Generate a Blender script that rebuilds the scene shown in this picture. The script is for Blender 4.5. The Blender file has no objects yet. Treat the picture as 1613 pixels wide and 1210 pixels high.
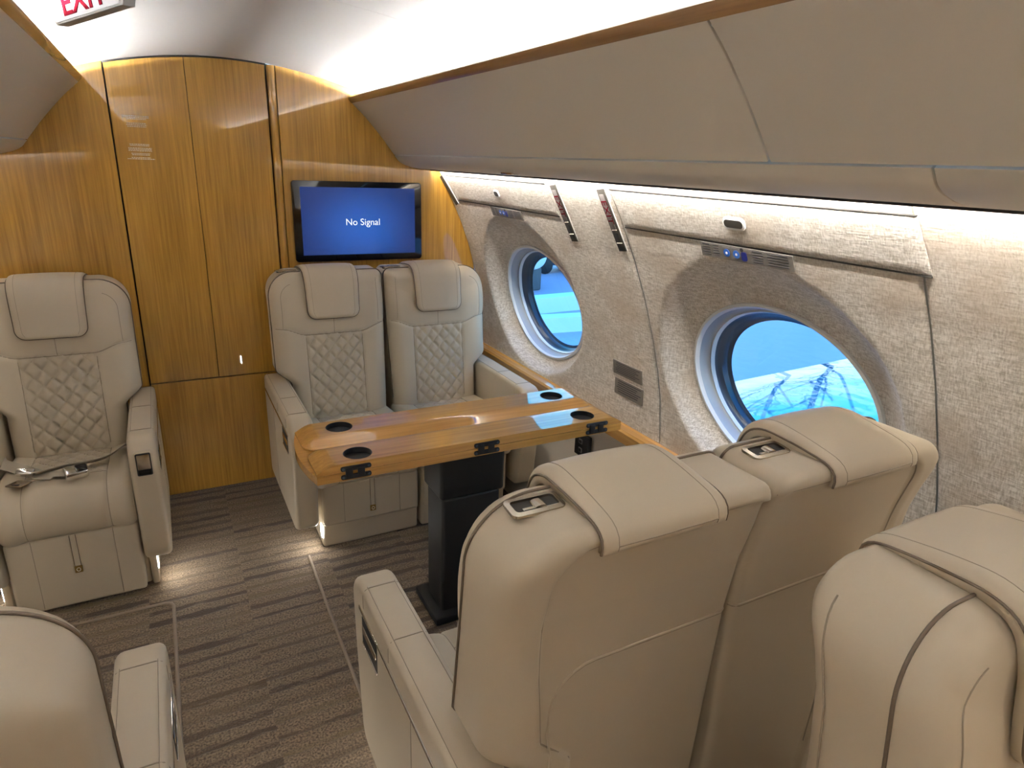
import bpy, bmesh, math, random
import numpy as np
from mathutils import Vector, Matrix, Euler
random.seed(7)
S = bpy.context.scene
COL = S.collection

# ------------------------------------------------------------------ camera
# world: X across the cabin (right +), Y along the cabin towards the bulkhead, Z up, floor at 0
YAW, PITCH, ROLL, FPX = math.radians(28.506), math.radians(-18.755), math.radians(2.246), 1018.86
EYE = Vector((0.0, 0.0, 1.5))
_w = Vector((math.sin(YAW)*math.cos(PITCH), math.cos(YAW)*math.cos(PITCH), math.sin(PITCH)))
_r = Vector((math.cos(YAW), -math.sin(YAW), 0)); _u = _r.cross(_w)
_r, _u = math.cos(ROLL)*_r + math.sin(ROLL)*_u, -math.sin(ROLL)*_r + math.cos(ROLL)*_u
cam_data = bpy.data.cameras.new('camera'); cam = bpy.data.objects.new('camera', cam_data); COL.objects.link(cam)
cam_data.sensor_fit = 'HORIZONTAL'; cam_data.sensor_width = 36.0; cam_data.lens = FPX/1613*36
cam_data.clip_start = 0.02; cam_data.clip_end = 500
M3 = Matrix((_r, _u, -_w)).transposed()
cam.matrix_world = Matrix.Translation(EYE) @ M3.to_4x4()
S.camera = cam

# ------------------------------------------------------------------ world (daylight sky) and exposure
wld = bpy.data.worlds.new('sky'); S.world = wld; wld.use_nodes = True
nt = wld.node_tree; nt.nodes.clear()
wo = nt.nodes.new('ShaderNodeOutputWorld'); bg = nt.nodes.new('ShaderNodeBackground')
tc = nt.nodes.new('ShaderNodeTexCoord'); sx = nt.nodes.new('ShaderNodeSeparateXYZ'); rp = nt.nodes.new('ShaderNodeValToRGB')
rp.color_ramp.elements[0].position = 0.0; rp.color_ramp.elements[0].color = (.50, .68, .88, 1)
rp.color_ramp.elements[1].position = 0.7; rp.color_ramp.elements[1].color = (.07, .32, .85, 1)
e_ = rp.color_ramp.elements.new(.25); e_.color = (.42, .66, .92, 1)
e_ = rp.color_ramp.elements.new(.34); e_.color = (.05, .56, .88, 1)
nt.links.new(tc.outputs['Generated'], sx.inputs[0]); nt.links.new(sx.outputs['Z'], rp.inputs[0])
nt.links.new(rp.outputs[0], bg.inputs[0]); bg.inputs[1].default_value = 2.2
nt.links.new(bg.outputs[0], wo.inputs[0])
S.view_settings.view_transform = 'Standard'; S.view_settings.look = 'None'
S.view_settings.gamma = 1.0; S.view_settings.use_curve_mapping = False
S.view_settings.exposure = 0.86
COVE = 165.0      # emission strength of the cove strips
WASH = 90.0      # emission strength of the strips under the bins
FILL = 5.0       # watts of each added fill lamp

# ------------------------------------------------------------------ materials
MAT = {}
def new_mat(name):
    m = bpy.data.materials.new(name); m.use_nodes = True
    n = m.node_tree; b = n.nodes['Principled BSDF']; MAT[name] = m
    return m, n, b
def node(n, t, **kw):
    x = n.nodes.new(t)
    for k, v in kw.items(): setattr(x, k, v)
    return x
def plain(name, col, rough=.5, metal=0, coat=0, spec=.5, bump=None, sheen=0, emit=None, es=0):
    m, n, b = new_mat(name)
    b.inputs['Base Color'].default_value = (*col, 1); b.inputs['Roughness'].default_value = rough
    b.inputs['Metallic'].default_value = metal; b.inputs['Coat Weight'].default_value = coat
    b.inputs['Coat Roughness'].default_value = .03; b.inputs['Specular IOR Level'].default_value = spec
    b.inputs['Sheen Weight'].default_value = sheen
    if emit: b.inputs['Emission Color'].default_value = (*emit, 1); b.inputs['Emission Strength'].default_value = es
    if bump:
        tcn = node(n, 'ShaderNodeTexCoord'); nz = node(n, 'ShaderNodeTexNoise'); nz.inputs['Scale'].default_value = bump[0]
        nz.inputs['Detail'].default_value = 3
        bp = node(n, 'ShaderNodeBump'); bp.inputs['Strength'].default_value = bump[1]; bp.inputs['Distance'].default_value = bump[2]
        n.links.new(tcn.outputs['Object'], nz.inputs['Vector']); n.links.new(nz.outputs['Fac'], bp.inputs['Height'])
        n.links.new(bp.outputs[0], b.inputs['Normal'])
    return m
plain('leather', (.58, .495, .370), .42, bump=(700, .12, .0006), sheen=.05)
plain('bin_leather', (.66, .60, .51), .5, bump=(600, .12, .0006))
plain('seam', (.34, .285, .21), .6)
plain('stitch', (.40, .335, .25), .6)
plain('piping', (.13, .095, .065), .55)
plain('ceiling_white', (.80, .81, .82), .6, bump=(260, .25, .0008))
plain('chrome', (.75, .74, .72), .12, metal=1)
plain('latch_metal', (.50, .44, .36), .25, metal=1)
plain('dark_gap', (.012, .010, .008), .6)
plain('black_matte', (.006, .006, .007), .5)
plain('black_gloss', (.006, .006, .008), .08)
plain('grey_plastic', (.36, .37, .37), .35)
plain('white_plastic', (.70, .71, .70), .35)
plain('gasket', (.03, .05, .075), .3)
plain('placard_grey', (.15, .14, .125), .5)
plain('ink', (.02, .02, .025), .6)
plain('ink_white', (.85, .80, .70), .6)
plain('ink_red', (.10, .0, .006), .9, spec=.05)
plain('ink_blue', (.02, .12, .50), .5)
plain('navy', (.01, .02, .18), .5)
plain('sign_white', (.60, .60, .63), .8, spec=.1, emit=(1, 1, 1), es=.15)
plain('tv_text', (.8, .8, .8), .5, emit=(1, 1, 1), es=.5)
plain('sign_strip', (.035, .031, .025), .6)
plain('gold_tag', (.30, .19, .05), .35, metal=.6)
plain('belt_web', (.42, .37, .29), .65, bump=(900, .3, .0008))
plain('carpet_cord', (.27, .215, .16), .9)
plain('lamp_white', (.9, .9, .9), .5, emit=(1, .99, .96), es=60)
plain('added_fill_lens', (.9, .9, .9), .4, emit=(1, .85, .62), es=6)  # lens glow of the added fill lamps
plain('cove_emit', (.9, .9, .9), .5, emit=(1, .975, .94), es=COVE)
plain('wash_emit', (.9, .9, .9), .5, emit=(1, .94, .86), es=WASH)
plain('wing_paint', (.17, .25, .32), .04, coat=1.0, bump=(1.3, .35, .12))
plain('apron', (.46, .35, .41), .5, bump=(3, .3, .05))
plain('outside_white', (.75, .77, .78), .5)
plain('outside_dark', (.02, .035, .06), .5)
plain('outside_grey', (.09, .09, .09), .5)
plain('bark', (.05, .045, .04), .9)

def wood(name, c0, c1, axis='z', scale=1.0, coat=1.0, rot=0.0, ior=1.55):
    m, n, b = new_mat(name)
    t = node(n, 'ShaderNodeTexCoord'); mp = node(n, 'ShaderNodeMapping')
    sc = {'z': (110, 110, 3.0), 'x': (3.0, 110, 110), 'y': (110, 3.0, 110)}[axis]
    mp.inputs['Scale'].default_value = tuple(v*scale for v in sc); mp.inputs['Rotation'].default_value = (0, 0, rot)
    n.links.new(t.outputs['Object'], mp.inputs[0])
    a = node(n, 'ShaderNodeTexNoise'); a.inputs['Scale'].default_value = 1.0; a.inputs['Detail'].default_value = 4; a.inputs['Roughness'].default_value = .65
    n.links.new(mp.outputs[0], a.inputs['Vector'])
    mp2 = node(n, 'ShaderNodeMapping'); mp2.inputs['Scale'].default_value = tuple(v*scale*.06 if v > 50 else v*scale*.35 for v in sc)
    mp2.inputs['Rotation'].default_value = (0, 0, rot)
    n.links.new(t.outputs['Object'], mp2.inputs[0])
    c = node(n, 'ShaderNodeTexNoise'); c.inputs['Scale'].default_value = 1.0; c.inputs['Detail'].default_value = 2
    n.links.new(mp2.outputs[0], c.inputs['Vector'])
    mx = node(n, 'ShaderNodeMath', operation='MULTIPLY_ADD'); mx.inputs[1].default_value = .65
    md = node(n, 'ShaderNodeMath', operation='MULTIPLY'); md.inputs[1].default_value = .35
    n.links.new(c.outputs['Fac'], md.inputs[0]); n.links.new(a.outputs['Fac'], mx.inputs[0]); n.links.new(md.outputs[0], mx.inputs[2])
    r = node(n, 'ShaderNodeValToRGB'); r.color_ramp.elements[0].position = .33; r.color_ramp.elements[0].color = (*c0, 1)
    r.color_ramp.elements[1].position = .66; r.color_ramp.elements[1].color = (*c1, 1)
    n.links.new(mx.outputs[0], r.inputs[0]); n.links.new(r.outputs[0], b.inputs['Base Color'])
    b.inputs['Roughness'].default_value = .38; b.inputs['Coat Weight'].default_value = coat; b.inputs['Coat Roughness'].default_value = .025
    b.inputs['Coat IOR'].default_value = ior
    return m
wood('wood_wall', (.29, .138, .012), (.57, .312, .045), 'z')
wood('wood_table', (.36, .165, .022), (.68, .385, .085), 'x', .8, rot=.9, ior=1.8)
wood('wood_edge', (.36, .16, .025), (.60, .31, .065), 'x', .8, ior=1.8)
wood('wood_ledge', (.38, .18, .035), (.62, .35, .10), 'y', .8)
wood('wood_dark', (.14, .07, .025), (.26, .14, .055), 'y', .7)

def fabric_mat():
    m, n, b = new_mat('wall_fabric')
    t = node(n, 'ShaderNodeTexCoord')
    def nz(scale, detail=3):
        mp = node(n, 'ShaderNodeMapping'); mp.inputs['Scale'].default_value = scale; n.links.new(t.outputs['Object'], mp.inputs[0])
        x = node(n, 'ShaderNodeTexNoise'); x.inputs['Scale'].default_value = 1; x.inputs['Detail'].default_value = detail
        n.links.new(mp.outputs[0], x.inputs['Vector']); return x.outputs['Fac']
    h = nz((80, 40, 300)); v = nz((220, 300, 40)); patch = nz((6, 5, 5), 5)
    ad = node(n, 'ShaderNodeMath', operation='ADD'); n.links.new(h, ad.inputs[0]); n.links.new(v, ad.inputs[1])
    rr = node(n, 'ShaderNodeValToRGB'); rr.color_ramp.elements[0].position = .38; rr.color_ramp.elements[0].color = (.40, .36, .305, 1)
    rr.color_ramp.elements[1].position = .62; rr.color_ramp.elements[1].color = (.76, .725, .675, 1)
    hf = node(n, 'ShaderNodeMath', operation='MULTIPLY'); hf.inputs[1].default_value = .5; n.links.new(ad.outputs[0], hf.inputs[0])
    n.links.new(hf.outputs[0], rr.inputs[0])
    pr_ = node(n, 'ShaderNodeValToRGB'); pr_.color_ramp.elements[0].position = .50; pr_.color_ramp.elements[0].color = (0, 0, 0, 1)
    pr_.color_ramp.elements[1].position = .66; pr_.color_ramp.elements[1].color = (.55, .55, .55, 1); n.links.new(patch, pr_.inputs[0])
    mix = node(n, 'ShaderNodeMix', data_type='RGBA'); n.links.new(pr_.outputs[0], mix.inputs[0])
    n.links.new(rr.outputs[0], mix.inputs[6]); mix.inputs[7].default_value = (.44, .355, .27, 1)
    n.links.new(mix.outputs[2], b.inputs['Base Color'])
    bp = node(n, 'ShaderNodeBump'); bp.inputs['Strength'].default_value = .9; bp.inputs['Distance'].default_value = .0025
    n.links.new(hf.outputs[0], bp.inputs['Height']); n.links.new(bp.outputs[0], b.inputs['Normal'])
    b.inputs['Roughness'].default_value = .42; b.inputs['Specular IOR Level'].default_value = .55
fabric_mat()

def carpet_mat():
    m, n, b = new_mat('carpet')
    t = node(n, 'ShaderNodeTexCoord'); s = node(n, 'ShaderNodeSeparateXYZ'); n.links.new(t.outputs['Object'], s.inputs[0])
    def M(op, a, bb=None, c=None):
        x = node(n, 'ShaderNodeMath', operation=op)
        for i, v in enumerate((a, bb, c)):
            if v is None: continue
            if isinstance(v, (int, float)): x.inputs[i].default_value = v
            else: n.links.new(v, x.inputs[i])
        return x.outputs[0]
    def noise(scale, detail=3):
        mp = node(n, 'ShaderNodeMapping'); mp.inputs['Scale'].default_value = scale; n.links.new(t.outputs['Object'], mp.inputs[0])
        x = node(n, 'ShaderNodeTexNoise'); x.inputs['Scale'].default_value = 1; x.inputs['Detail'].default_value = detail
        n.links.new(mp.outputs[0], x.inputs['Vector']); return x.outputs['Fac']
    def white(v, w=None):
        x = node(n, 'ShaderNodeTexWhiteNoise', noise_dimensions='2D'); cb = node(n, 'ShaderNodeCombineXYZ')
        n.links.new(v, cb.inputs[0])
        if w is not None: n.links.new(w, cb.inputs[1])
        n.links.new(cb.outputs[0], x.inputs['Vector']); return x.outputs['Value'], x.outputs['Color']
    wob = M('MULTIPLY_ADD', noise((14, 90, 1), 5), .026, -.013)
    colx = M('FLOOR', M('MULTIPLY', M('ADD', s.outputs['X'], 5.15), 1/.31))           # transverse blocks
    cw, _ = white(colx)
    y = M('ADD', M('ADD', s.outputs['Y'], wob), M('MULTIPLY', cw, .06))
    row = M('FLOOR', M('MULTIPLY', y, 1/.060)); fr = M('FRACT', M('MULTIPLY', y, 1/.060))
    rv, rc = white(row, colx)
    sp = node(n, 'ShaderNodeSeparateColor'); n.links.new(rc, sp.inputs[0])
    fine = noise((170, 170, 170), 4)
    width = M('ADD', M('MULTIPLY_ADD', sp.outputs[0], .16, .07), M('MULTIPLY_ADD', fine, .34, -.17))
    d = M('ABSOLUTE', M('SUBTRACT', fr, .5))
    mask = M('SUBTRACT', 1, M('SMOOTH_MIN', M('MAXIMUM', M('MULTIPLY', M('SUBTRACT', d, width), 16), 0), 1, .2))
    mask = M('MULTIPLY', mask, M('MULTIPLY_ADD', sp.outputs[1], .55, .45))
    brk = M('MINIMUM', M('MAXIMUM', M('MULTIPLY', M('SUBTRACT', noise((7, 30, 1), 3), .30), 6), 0), 1)
    mask = M('MINIMUM', M('MAXIMUM', M('MULTIPLY', mask, brk), 0), 1)
    gr = node(n, 'ShaderNodeValToRGB'); gr.color_ramp.elements[0].position = .38; gr.color_ramp.elements[0].color = (.085, .056, .032, 1)
    gr.color_ramp.elements[1].position = .62; gr.color_ramp.elements[1].color = (.275, .198, .122, 1); n.links.new(fine, gr.inputs[0])
    st = node(n, 'ShaderNodeValToRGB'); st.color_ramp.interpolation = 'LINEAR'
    st.color_ramp.elements[0].color = (.036, .021, .011, 1); st.color_ramp.elements[1].color = (.16, .112, .05, 1)
    el = st.color_ramp.elements.new(.55); el.color = (.055, .034, .018, 1); n.links.new(sp.outputs[2], st.inputs[0])
    mix = node(n, 'ShaderNodeMix', data_type='RGBA'); n.links.new(mask, mix.inputs[0]); n.links.new(gr.outputs[0], mix.inputs[6]); n.links.new(st.outputs[0], mix.inputs[7])
    n.links.new(mix.outputs[2], b.inputs['Base Color']); b.inputs['Roughness'].default_value = .85
    b.inputs['Sheen Weight'].default_value = .15
    hh = M('MULTIPLY_ADD', mask, -.8, fine)
    bp = node(n, 'ShaderNodeBump'); bp.inputs['Strength'].default_value = .7; bp.inputs['Distance'].default_value = .006
    n.links.new(hh, bp.inputs['Height']); n.links.new(bp.outputs[0], b.inputs['Normal'])
carpet_mat()

def screen_mat():
    m, n, b = new_mat('tv_picture')
    t = node(n, 'ShaderNodeTexCoord'); mp = node(n, 'ShaderNodeMapping'); mp.inputs['Scale'].default_value = (3.3, 1, 4.2)
    mp.inputs['Location'].default_value = (0, 0, .1)
    n.links.new(t.outputs['Object'], mp.inputs[0])
    le = node(n, 'ShaderNodeVectorMath', operation='LENGTH'); n.links.new(mp.outputs[0], le.inputs[0])
    r = node(n, 'ShaderNodeValToRGB'); r.color_ramp.interpolation = 'EASE'
    r.color_ramp.elements[0].position = .0; r.color_ramp.elements[0].color = (.022, .115, .50, 1)
    r.color_ramp.elements[1].position = 1.0; r.color_ramp.elements[1].color = (.010, .036, .17, 1)
    n.links.new(le.outputs['Value'], r.inputs[0]); n.links.new(r.outputs[0], b.inputs['Emission Color'])
    b.inputs['Emission Strength'].default_value = .55; b.inputs['Base Color'].default_value = (.01, .01, .015, 1); b.inputs['Roughness'].default_value = .12
screen_mat()

def glass_mat():
    m, n, b = new_mat('window_glass')
    n.nodes.remove(b); out = n.nodes['Material Output']
    tr = node(n, 'ShaderNodeBsdfTransparent'); tr.inputs[0].default_value = (.80, .90, 1.0, 1)
    gl = node(n, 'ShaderNodeBsdfGlossy'); gl.inputs['Roughness'].default_value = .02
    mx = node(n, 'ShaderNodeMixShader'); mx.inputs[0].default_value = .05; n.links.new(tr.outputs[0], mx.inputs[1]); n.links.new(gl.outputs[0], mx.inputs[2])
    n.links.new(mx.outputs[0], out.inputs['Surface'])
glass_mat()

# ------------------------------------------------------------------ mesh helpers
def link(name, me, mat, parent=None, smooth=True, loc=None):
    o = bpy.data.objects.new(name, me); COL.objects.link(o)
    if mat:
        if not me.materials: me.materials.append(MAT[mat])
    if smooth is True:
        me.polygons.foreach_set('use_smooth', [True]*len(me.polygons))
    elif smooth:                               # angle in degrees
        me.polygons.foreach_set('use_smooth', [True]*len(me.polygons))
        me.set_sharp_from_angle(angle=math.radians(smooth))
    if parent: o.parent = parent
    if loc: o.location = loc
    return o
def pyd(name, verts, faces, mat, parent=None, smooth=True, fixn=True):
    me = bpy.data.meshes.new(name); me.from_pydata([tuple(map(float, v)) for v in verts], [], faces)
    if fixn:
        bm = bmesh.new(); bm.from_mesh(me); bmesh.ops.recalc_face_normals(bm, faces=bm.faces); bm.to_mesh(me); bm.free()
    return link(name, me, mat, parent, smooth)
def bm_obj(name, bm, mat, parent=None, smooth=35):
    bmesh.ops.recalc_face_normals(bm, faces=bm.faces)
    me = bpy.data.meshes.new(name); bm.to_mesh(me); bm.free()
    return link(name, me, mat, parent, smooth)
def rbox(name, x0, x1, y0, y1, z0, z1, mat, parent=None, r=.006, seg=2):
    bm = bmesh.new(); bmesh.ops.create_cube(bm, size=1)
    for v in bm.verts:
        v.co = Vector(((x0+x1)/2+v.co.x*(x1-x0), (y0+y1)/2+v.co.y*(y1-y0), (z0+z1)/2+v.co.z*(z1-z0)))
    r = min(r, .45*min(abs(x1-x0), abs(y1-y0), abs(z1-z0)))
    if r > 0: bmesh.ops.bevel(bm, geom=list(bm.edges), offset=r, segments=seg, affect='EDGES', profile=.5)
    return bm_obj(name, bm, mat, parent, 40)
def slab(name, F, B, mat, parent=None, smooth=True):
    """closed mesh from two grids (n,m,3) whose borders are stitched"""
    n, m = F.shape[:2]; V = np.concatenate([F.reshape(-1, 3), B.reshape(-1, 3)]); o = n*m; faces = []
    for i in range(n-1):
        for j in range(m-1):
            a = i*m+j; faces.append((a, a+1, a+m+1, a+m)); faces.append((o+a, o+a+m, o+a+m+1, o+a+1))
    loop = [j for j in range(m)] + [i*m+m-1 for i in range(1, n)] + [(n-1)*m+j for j in range(m-2, -1, -1)] + [i*m for i in range(n-2, 0, -1)]
    for k in range(len(loop)):
        a, b = loop[k], loop[(k+1) % len(loop)]; faces.append((a, b, o+b, o+a))
    return pyd(name, V, faces, mat, parent, smooth)
def tube(name, pts, r, mat, parent=None, closed=False, seg=6):
    P = [Vector(p) for p in pts]; n = len(P); V = []; faces = []; nrm = None
    for i in range(n):
        if closed: t = P[(i+1) % n]-P[i-1]
        else: t = P[min(i+1, n-1)]-P[max(i-1, 0)]
        if t.length < 1e-9: t = Vector((0, 0, 1))
        t.normalize()
        if nrm is None: nrm = t.orthogonal()
        nrm = (nrm - t*nrm.dot(t))
        if nrm.length < 1e-6: nrm = t.orthogonal()
        nrm.normalize(); bn = t.cross(nrm)
        for k in range(seg):
            a = 2*math.pi*k/seg; V.append(P[i]+r*(math.cos(a)*nrm+math.sin(a)*bn))
    for i in range(n if closed else n-1):
        for k in range(seg):
            a = i*seg+k; b = i*seg+(k+1) % seg; c = ((i+1) % n)*seg+(k+1) % seg; d = ((i+1) % n)*seg+k
            faces.append((a, b, c, d))
    if not closed:
        faces.append(tuple(range(seg-1, -1, -1))); faces.append(tuple((n-1)*seg+k for k in range(seg)))
    return pyd(name, V, faces, mat, parent, True)
def prism(name, prof, axis, a0, a1, mat, parent=None, bevel=0, seg=2, smooth=35):
    """extrude a closed 2D profile along an axis; profile is (y,z) for x, (x,z) for y, (x,y) for z"""
    def P(p, a): return {'x': (a, p[0], p[1]), 'y': (p[0], a, p[1]), 'z': (p[0], p[1], a)}[axis]
    bm = bmesh.new()
    A = [bm.verts.new(P(p, a0)) for p in prof]; Bv = [bm.verts.new(P(p, a1)) for p in prof]
    f0 = bm.faces.new(A); f1 = bm.faces.new(Bv[::-1]); n = len(prof)
    for i in range(n): bm.faces.new((A[i], Bv[i], Bv[(i+1) % n], A[(i+1) % n]))
    bmesh.ops.recalc_face_normals(bm, faces=bm.faces)
    if bevel:
        es = list({e for f in (f0, f1) for e in f.edges})
        bmesh.ops.bevel(bm, geom=es, offset=bevel, segments=seg, affect='EDGES', profile=.5, clamp_overlap=True)
    return bm_obj(name, bm, mat, parent, smooth)
def arc(cx, cy, r, a0, a1, n=8):
    return [(cx+r*math.cos(math.radians(a0+(a1-a0)*i/n)), cy+r*math.sin(math.radians(a0+(a1-a0)*i/n))) for i in range(n+1)]
def rrect(x0, x1, y0, y1, r, n=5):
    return arc(x1-r, y1-r, r, 0, 90, n)+arc(x0+r, y1-r, r, 90, 180, n)+arc(x0+r, y0+r, r, 180, 270, n)+arc(x1-r, y0+r, r, 270, 360, n)
def smooth_path(pts, n=12):
    """Catmull-Rom through 2D/3D points"""
    P = [np.array(p, float) for p in pts]; P = [2*P[0]-P[1]]+P+[2*P[-1]-P[-2]]; out = []
    for i in range(1, len(P)-2):
        for k in range(n):
            t = k/n; a, b, c, d = P[i-1:i+3]
            out.append(.5*((2*b)+(c-a)*t+(2*a-5*b+4*c-d)*t*t+(3*b-a-3*c+d)*t**3))
    out.append(P[-2]); return np.array(out)
def text_obj(name, body, size, mat, parent, mtx, extrude=.0006, align='CENTER', xscale=1.0, bold=0.0):
    cu = bpy.data.curves.new(name, 'FONT'); cu.body = body; cu.size = size; cu.extrude = extrude; cu.offset = bold; cu.align_x = align; cu.align_y = 'CENTER'
    t = bpy.data.objects.new(name+'_tmp', cu); COL.objects.link(t)
    dg = bpy.context.evaluated_depsgraph_get(); me = bpy.data.meshes.new_from_object(t.evaluated_get(dg))
    bpy.data.objects.remove(t); bpy.data.curves.remove(cu)
    me.materials.clear()
    me.transform(Matrix.Diagonal((xscale, 1, 1, 1))); me.transform(mtx)
    me.name = name
    return link(name, me, mat, parent, False)
def frame(origin, xdir, ydir):
    x = Vector(xdir).normalized(); y = Vector(ydir); y = (y-x*y.dot(x)).normalized(); z = x.cross(y)
    return Matrix.Translation(Vector(origin)) @ Matrix((x, y, z)).transposed().to_4x4()
def empty(name, loc=(0, 0, 0), rz=0):
    o = bpy.data.objects.new(name, None); COL.objects.link(o); o.location = loc; o.rotation_euler = (0, 0, rz); o.empty_display_size = .05
    return o
def tag(o, label=None, cat=None, group=None, kind=None):
    if label: o['label'] = label
    if cat: o['category'] = cat
    if group: o['group'] = group
    if kind: o['kind'] = kind
    return o
def sstep(x, a, b):
    t = np.clip((x-a)/(b-a), 0, 1); return t*t*(3-2*t)

# ------------------------------------------------------------------ cabin section
XC = .30                       # cabin centre line
YB, YR = 3.043, -2.6           # front bulkhead, rear bulkhead
WZ = np.array([0, .12, .3, .45, .6, .75, .85, .968, 1.1, 1.218, 1.35, 1.46, 1.60])
WX = np.array([1.33, 1.38, 1.425, 1.448, 1.46, 1.453, 1.437, 1.409, 1.369, 1.324, 1.263, 1.205, 1.12])
def wallx(z): return np.interp(z, WZ, WX)
def ceil_z(x): return 1.857-.30*(x-XC)**2

# floor ------------------------------------------------------------
fl = rbox('floor', XC-1.16, XC+1.16, YR-.05, YB+.08, -.06, 0, 'carpet', None, 0)
tag(fl, 'brown striped carpet on the cabin floor', 'floor', kind='structure')
def cord(pts): return tube('carpet_cord', pts, .006, 'carpet_cord', fl, seg=6)
def hook(x0, x1, ya, yb, r=.03):
    s = 1 if x1 > x0 else -1
    P = [(x0, ya, .002), (x0, yb-r, .002)]
    P += [(x0+s*r*(1-math.cos(a)), yb-r+r*math.sin(a), .002) for a in np.linspace(.2, math.pi/2, 6)]
    return P+[(x1, yb, .002)]
cord(hook(-.115, -.78, -1.5, 2.215)); cord([(.366, 2.30, .002), (.362, 1.9, .002), (.36, 1.5, .002), (.372, 1.29, .002), (.40, 1.27, .002), (.62, 1.26, .002)])

# ceiling ----------------------------------------------------------
xs = np.linspace(XC-.655, XC+.655, 45); ys = np.array([YR-.02, 1.748, 1.7485, YB])
def ceil_grid(y0, y1, off):
    yy = np.linspace(y0, y1, 4); G = np.zeros((4, len(xs), 3))
    for i, y in enumerate(yy): G[i, :, 0] = xs; G[i, :, 1] = y; G[i, :, 2] = ceil_z(xs)+off
    return G
ce = empty('ceiling'); tag(ce, 'white fabric ceiling arching over the cabin', 'ceiling', kind='structure')
for y0, y1 in ((YR, .02), (.023, 1.752), (1.755, YB)):
    slab('ceiling_panel', ceil_grid(y0, y1, 0), ceil_grid(y0, y1, .02), 'ceiling_white', ce, 40)

# side walls -------------------------------------------------------
WINS = [(2.472, .935), (1.172, .935), (-.13, .935), (-1.425, .935)]
AO, BO, AI, BI = .415, .345, .322, .250
SD = .070
def scoop(y, z):
    d = np.zeros_like(y)
    for yc, zc in WINS:
        u, v = y-yc, z-zc
        ri = np.sqrt((u/AI)**2+((v+.022)/BI)**2)+1e-6; ro = np.sqrt((u/AO)**2+((v-.01)/BO)**2)+1e-6
        k = np.clip((1-ro)/np.maximum(1-ro/ri, .02), 0, 1); k = np.where(ri <= 1, 1, k)
        d = np.maximum(d, SD*np.sin(k*math.pi/2)**.8)
    return d
def wall_pt(y, z, off=0): return (float(wallx(z))+off, y, z)
def wall_side(name, mirror):
    w = empty(name); tag(w, 'woven beige fabric side wall with oval windows', 'wall', kind='structure')
    segs = [(YR, -.60), (-.596, .69), (.694, 1.632), (1.636, YB-.002)]
    ztop, zbot = 1.47, .56
    for y0, y1 in segs:
        ny = int((y1-y0)/.0115)+2; nz = int((ztop-zbot)/.0115)+2
        Y, Z = np.meshgrid(np.linspace(y0, y1, ny), np.linspace(zbot, ztop, nz), indexing='ij')
        # panel seams lean slightly with the frames
        Y = Y + np.where((Y < YB-.01), 1, 0)*0.10*(Z-1.0)*np.clip((YB-Y)/.5, 0, 1)*np.clip((Y-YR)/.5, 0, 1)
        gone = np.zeros(Y.shape, bool)
        for yc, zc in WINS:
            ri = np.sqrt(((Y-yc)/AI)**2+((Z-zc+.022)/BI)**2)+1e-6; g = ri < 1
            gone |= g; Yo = Y.copy(); Y = np.where(g & (ri > .8), yc+(Y-yc)/ri, Y); Z = np.where(g & (ri > .8), zc-.022+(Z-zc+.022)/ri, Z)
        X = wallx(Z)+scoop(Y, Z)
        # soft panel edges
        ii = np.minimum(np.arange(ny), np.arange(ny)[::-1])[:, None]
        X = X+np.where(ii == 0, .006, 0)
        if mirror: X = 2*XC-X
        V = np.stack([X, Y, Z], -1).reshape(-1, 3); keep = []
        IN = gone.reshape(-1)
        for i in range(ny-1):
            for j in range(nz-1):
                a = i*nz+j; q = (a, a+1, a+nz+1, a+nz)
                if all(IN[k] for k in q): continue
                keep.append(q if not mirror else q[::-1])
        pyd('wall_panel', V, keep, 'wall_fabric', w, True, fixn=False)
    # lower dado below the ledge
    F = np.zeros((2, 9, 3)); zz = np.linspace(0, .56, 9)
    for i, y in enumerate((YR, YB-.002)): F[i, :, 0] = wallx(zz); F[i, :, 1] = y; F[i, :, 2] = zz
    B = F.copy(); B[..., 0] += .02
    if mirror: F[..., 0] = 2*XC-F[..., 0]; B[..., 0] = 2*XC-B[..., 0]
    slab('dado_panel', F, B, 'bin_leather', w, 40)
    # dark joint behind every panel seam
    for yj in (-.598, .692, 1.634, YB-.012):
        zz = np.linspace(.55, 1.475, 14); hwj = .03
        F = np.zeros((2, 14, 3)); B = F.copy()
        for i, dy in enumerate((-hwj, hwj)):
            F[i, :, 0] = wallx(zz)+.010; B[i, :, 0] = wallx(zz)+.02; F[i, :, 1] = B[i, :, 1] = yj+dy+.10*(zz-1.0)*(yj < 3); F[i, :, 2] = B[i, :, 2] = zz
        if mirror: F[..., 0] = 2*XC-F[..., 0]; B[..., 0] = 2*XC-B[..., 0]
        slab('panel_joint', F, B, 'seam', w, 40)
    return w
WR_ = wall_side('wall_right', False); WL_ = wall_side('wall_left', True)

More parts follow.
